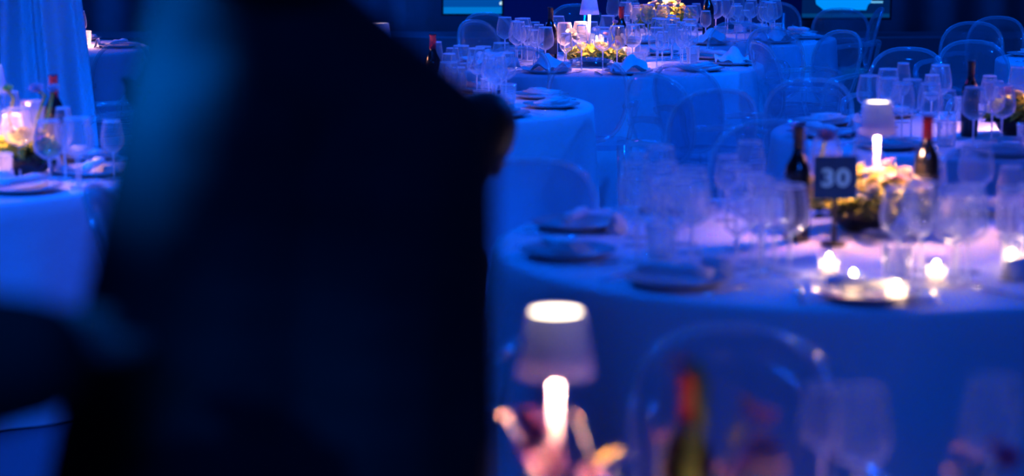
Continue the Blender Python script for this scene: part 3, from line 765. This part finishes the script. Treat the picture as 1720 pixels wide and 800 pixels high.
# ------------------------------------------------------------------ people
def capsule(mb, p0, r0, p1, r1, sc=(1, 1, 1)):
    p0, p1 = Vector(p0), Vector(p1); k = max(2, int((p1 - p0).length / (min(r0, r1) * .5)))
    for i in range(k + 1):
        t_ = i / k; mb.ball(p0.lerp(p1, t_), r0 + (r1 - r0) * t_, 12, 8, sc)
def remeshed(name, mb, m, parent, vox):
    o = link(name, mb.mesh(name, m), parent)
    md = o.modifiers.new('skin', 'REMESH'); md.mode = 'VOXEL'; md.voxel_size = vox; md.use_smooth_shade = True
    s_ = o.modifiers.new('relax', 'SMOOTH'); s_.factor = .6; s_.iterations = 4
    return o
def hand(mb, wrist, d, side_v, curl=.5, palm_n=None):
    """d: direction wrist->fingers, side_v: direction of the thumb"""
    d = Vector(d).normalized(); sv = (Vector(side_v) - d * Vector(side_v).dot(d)).normalized(); nn = d.cross(sv)
    w0 = Vector(wrist)
    for k in (-1.3, -.4, .5, 1.3): capsule(mb, w0, .018, w0 + d * .088 + sv * .019 * k, .0125)
    for k, L in ((1.3, .072), (.45, .080), (-.4, .074), (-1.25, .058)):
        p_ = w0 + d * .088 + sv * .020 * k; q_ = p_ + (d * math.cos(curl) + nn * math.sin(curl)) * L * .45
        r_ = q_ + (d * math.cos(curl * 2) + nn * math.sin(curl * 2)) * L * .30; e_ = r_ + (d * math.cos(curl * 2.8) + nn * math.sin(curl * 2.8)) * L * .25
        capsule(mb, p_, .0095, q_, .0088); capsule(mb, q_, .0088, r_, .008); capsule(mb, r_, .008, e_, .007)
    p_ = w0 + d * .03 + sv * .022; q_ = p_ + d * .03 + sv * .028 + nn * .01; r_ = q_ + d * .032 + sv * .008 + nn * .008
    capsule(mb, p_, .014, q_, .011); capsule(mb, q_, .011, r_, .0085)
def person(label, base, J, face, hair_long=False, vox=.008, bun=None, slv=1.0):
    """J: joints in world space; face: heading vector of the head"""
    B = Vector(base); J = {k: Vector(v) - B for k, v in J.items()}
    t = thing('person', label, 'person', base)
    f = Vector(face).normalized(); up = (J['head'] - J['neck']).normalized(); rt = f.cross(up).normalized()
    body = MB(); h = J['head']
    rot = Matrix((rt, f, up)).transposed()
    body.ball(h + up * .02, .095, 16, 12, (.80, 1.0, 1.12), rot)
    body.ball(h - up * .045 + f * .02, .07, 14, 10, (.82, .95, 1.0), rot)
    body.ball(h - up * .095 + f * .055, .028, 10, 8)                       # chin
    capsule(body, h + f * .088 + up * .015, .008, h + f * .108 - up * .022, .014)      # nose
    for s_ in (-1, 1):
        body.ball(h + rt * s_ * .078 - up * .01 - f * .005, .024, 8, 8, (.4, .7, 1.2), rot)   # ears
        body.ball(h + rt * s_ * .035 + f * .075 + up * .035, .018, 8, 6, (1.3, .6, .5), rot)   # brow
    body.ball(h + f * .082 - up * .052, .016, 8, 6, (1.5, .6, .45), rot)
    capsule(body, J['neck'] - up * .03, .060, h - up * .05, .054)
    for s_ in 'lr':
        capsule(body, J['neck'] - up * .01, .05, J['sh_' + s_], .045)
        capsule(body, J['sh_' + s_], .048, J['el_' + s_], .038)
        capsule(body, J['el_' + s_], .037, J['wr_' + s_], .024)
        capsule(body, J['hip_' + s_], .082, J['kn_' + s_], .054)
        capsule(body, J['kn_' + s_], .053, J['an_' + s_], .036)
        fd = Vector((f.x, f.y, 0)).normalized()
        capsule(body, J['an_' + s_] - Vector((0, 0, .04)), .034, J['an_' + s_] + fd * .15 - Vector((0, 0, .06)), .026)
    pel = (J['hip_l'] + J['hip_r']) / 2; ch = (J['sh_l'] + J['sh_r']) / 2
    for s_ in 'lr':
        capsule(body, J['sh_' + s_].lerp(ch, .45) - up * .08, .085, J['hip_' + s_].lerp(pel, .3) + Vector((0, 0, .06)), .088)
    hh = J.get('hd_l'), J.get('hd_r')
    for s_, hd in zip('lr', hh):
        dv = (J['wr_' + s_] - J['el_' + s_]).normalized() if hd is None else (hd - J['wr_' + s_]).normalized()
        hand(body, J['wr_' + s_], dv, f if abs(dv.dot(f)) < .8 else up, .35)
    remeshed('body', body, M['skin'], t, vox)
    jk = MB()
    for s_ in 'lr':
        capsule(jk, J['neck'] - up * .035, .072, J['sh_' + s_], .062)
        capsule(jk, J['sh_' + s_], .064, J['el_' + s_], .052 * slv)
        capsule(jk, J['el_' + s_], .052 * slv, J['wr_' + s_].lerp(J['el_' + s_], .12), .038 * slv)
        capsule(jk, J['sh_' + s_].lerp(ch, .38) - up * .08, .100, J['hip_' + s_].lerp(pel, .25) + Vector((0, 0, .02)), .106)
    remeshed('jacket', jk, M['suit'], t, .012)
    tr = MB()
    for s_ in 'lr':
        capsule(tr, J['hip_' + s_], .094, J['kn_' + s_], .070)
        capsule(tr, J['kn_' + s_], .070, J['an_' + s_] + Vector((0, 0, .02)), .052)
    remeshed('trousers', tr, M['trouser'], t, .014)
    for s_ in 'lr':
        sm = MB(); fd = Vector((f.x, f.y, 0)).normalized(); a0 = J['an_' + s_]
        capsule(sm, a0 - Vector((0, 0, .045)), .042, a0 - Vector((0, 0, .055)) + fd * .17, .034)
        remeshed('shoe', sm, M['shoe'], t, .01)
    hr = MB()
    hr.ball(h + up * .04 - f * .012, .100, 16, 12, (.84, 1.0, 1.08), rot)
    hr.ball(h - up * .03 - f * .04, .078, 14, 10, (.98, .75, 1.0), rot)
    if hair_long:
        for k in (-1, 0, 1): capsule(hr, h - f * .05 + rt * k * .04, .05, h - f * .07 + rt * k * .07 - up * .25, .045)
    if bun: 
        for c_, r_ in bun: hr.ball(Vector(c_) - B, r_, 12, 10); capsule(hr, Vector(c_) - B, r_ * .7, h - f * .03, .05)
    hm = remeshed('hair', hr, M['hair'], t, .009)
    for s_ in (-1, 1):
        link('eye', MB().ball(h + rt * s_ * .033 + f * .083 + up * .012, .0115, 10, 8).mesh('eye', M['eye']), t)
    return t
# the big dark standing guest, back to us
DA = 2.0
def A(px, py, dd=0): return at(px, py, DA + dd)
person('tall guest in black suit standing with back to us, filling the left foreground', (-.22, DA, 0), {
    'head': A(480, -170), 'neck': A(485, -10), 'sh_l': A(352, 35), 'sh_r': A(722, 225),
    'el_l': A(212, 590, -.02), 'el_r': A(752, 720), 'wr_l': A(120, 880, .12), 'wr_r': A(740, 1150, .14),
    'hip_l': (-.32, DA, .95), 'hip_r': (-.13, DA, .95), 'kn_l': (-.33, DA + .02, .5), 'kn_r': (-.12, DA + .02, .5), 'an_l': (-.34, DA, .10), 'an_r': (-.11, DA, .10)},
    (.1, 1, 0), vox=.007)
# second guest, only the reaching forearm enters at the left edge
DB = 1.6
person('guest in black at left edge whose sleeve and hand reach toward the standing guest', (-1.12, DB - .15, 0), {
    'head': (-1.10, DB - .12, 1.62), 'neck': (-1.12, DB - .15, 1.46), 'sh_l': (-1.02, DB + .02, 1.40), 'sh_r': (-1.18, DB - .32, 1.40),
    'el_l': at(-170, 625, DB), 'el_r': (-1.2, DB - .4, 1.1), 'wr_l': at(75, 600, DB + .02), 'hd_l': at(165, 500, DB + .16), 'wr_r': (-1.15, DB - .3, .88),
    'hip_l': (-1.1, DB - .06, .9), 'hip_r': (-1.14, DB - .24, .9), 'kn_l': (-1.09, DB - .05, .48), 'kn_r': (-1.13, DB - .26, .48), 'an_l': (-1.1, DB - .04, .10), 'an_r': (-1.14, DB - .28, .10)},
    (1, .3, 0), vox=.007, slv=1.35)
# seated guest whose dark head shows right of the standing guest, in profile
D5 = 5.0
hx = at(796, 252, D5)
person('seated dark-haired guest showing only a head right of the standing guest', (hx.x - .16, D5, 0), {
    'head': hx, 'neck': hx + Vector((-.07, 0, -.16)), 'sh_l': hx + Vector((-.32, 0, -.25)), 'sh_r': hx + Vector((-.02, 0, -.27)),
    'el_l': hx + Vector((-.36, .06, -.52)), 'el_r': hx + Vector((-.03, .08, -.52)), 'wr_l': hx + Vector((-.25, .28, -.56)), 'wr_r': hx + Vector((-.10, .28, -.56)),
    'hip_l': (hx.x - .26, D5 - .02, .53), 'hip_r': (hx.x - .07, D5 - .02, .53), 'kn_l': (hx.x - .28, D5 + .40, .52), 'kn_r': (hx.x - .08, D5 + .40, .52),
    'an_l': (hx.x - .28, D5 + .38, .10), 'an_r': (hx.x - .08, D5 + .38, .10)}, (.35, .93, -.1), vox=.009)
cx = place(CHAIR, 'ghost_chair', (hx.x - .165, D5 + .04, 0), 0); tag(cx, 'clear chair hidden under the seated dark-haired guest', 'chair', 'clear chairs around the tables')
D6 = 6.0
hx = at(305, 170, D6)
person('seated guest with a small dark hair bun, left of the standing guest', (hx.x, D6, 0), {
    'head': hx, 'neck': hx + Vector((.03, 0, -.16)), 'sh_l': hx + Vector((.05, -.17, -.22)), 'sh_r': hx + Vector((.05, .17, -.22)),
    'el_l': hx + Vector((.06, -.20, -.50)), 'el_r': hx + Vector((.06, .2, -.50)), 'wr_l': hx + Vector((.25, -.12, -.55)), 'wr_r': hx + Vector((.25, .12, -.55)),
    'hip_l': (hx.x + .02, D6 - .10, .53), 'hip_r': (hx.x + .02, D6 + .10, .53), 'kn_l': (hx.x + .42, D6 - .11, .52), 'kn_r': (hx.x + .42, D6 + .11, .52),
    'an_l': (hx.x + .40, D6 - .11, .10), 'an_r': (hx.x + .40, D6 + .11, .10)}, (1, 0, 0), vox=.009,
    bun=[(at(233, 158, D6), .045), (at(208, 132, D6), .012)])
cx = place(CHAIR, 'ghost_chair', (hx.x + .03, D6, 0), R(-90)); tag(cx, 'clear chair hidden under the guest with the hair bun', 'chair', 'clear chairs around the tables')

# ------------------------------------------------------------------ labels of the tableware, by look and then by order on each table
ORD = ['', 'first', 'second', 'third', 'fourth', 'fifth', 'sixth', 'seventh', 'eighth', 'ninth', 'tenth', 'eleventh', 'twelfth', 'thirteenth', 'fourteenth', 'fifteenth',
       'sixteenth', 'seventeenth', 'eighteenth', 'nineteenth', 'twentieth', 'twenty-first', 'twenty-second', 'twenty-third', 'twenty-fourth', 'twenty-fifth']
byk = {}
for it in ITEMS: byk.setdefault((it[1], it[3]), []).append(it)
for (wd, key), L in byk.items():
    L.sort(key=lambda i: i[4]); words = TABLES[key][3]
    for i, it in enumerate(L):
        n = len(L)
        if n == 1: lab = f'{wd}, the only one on {words}'
        elif i == 0: lab = f'{wd}, leftmost on {words}'
        elif i == n - 1: lab = f'{wd}, rightmost on {words}'
        else: lab = f'{wd}, {ORD[min(i + 1, 25)]} from the left on {words}'
        tag(it[0], lab, it[2], f'{it[2]}s on {words}')
print('ITEMS', len(ITEMS))
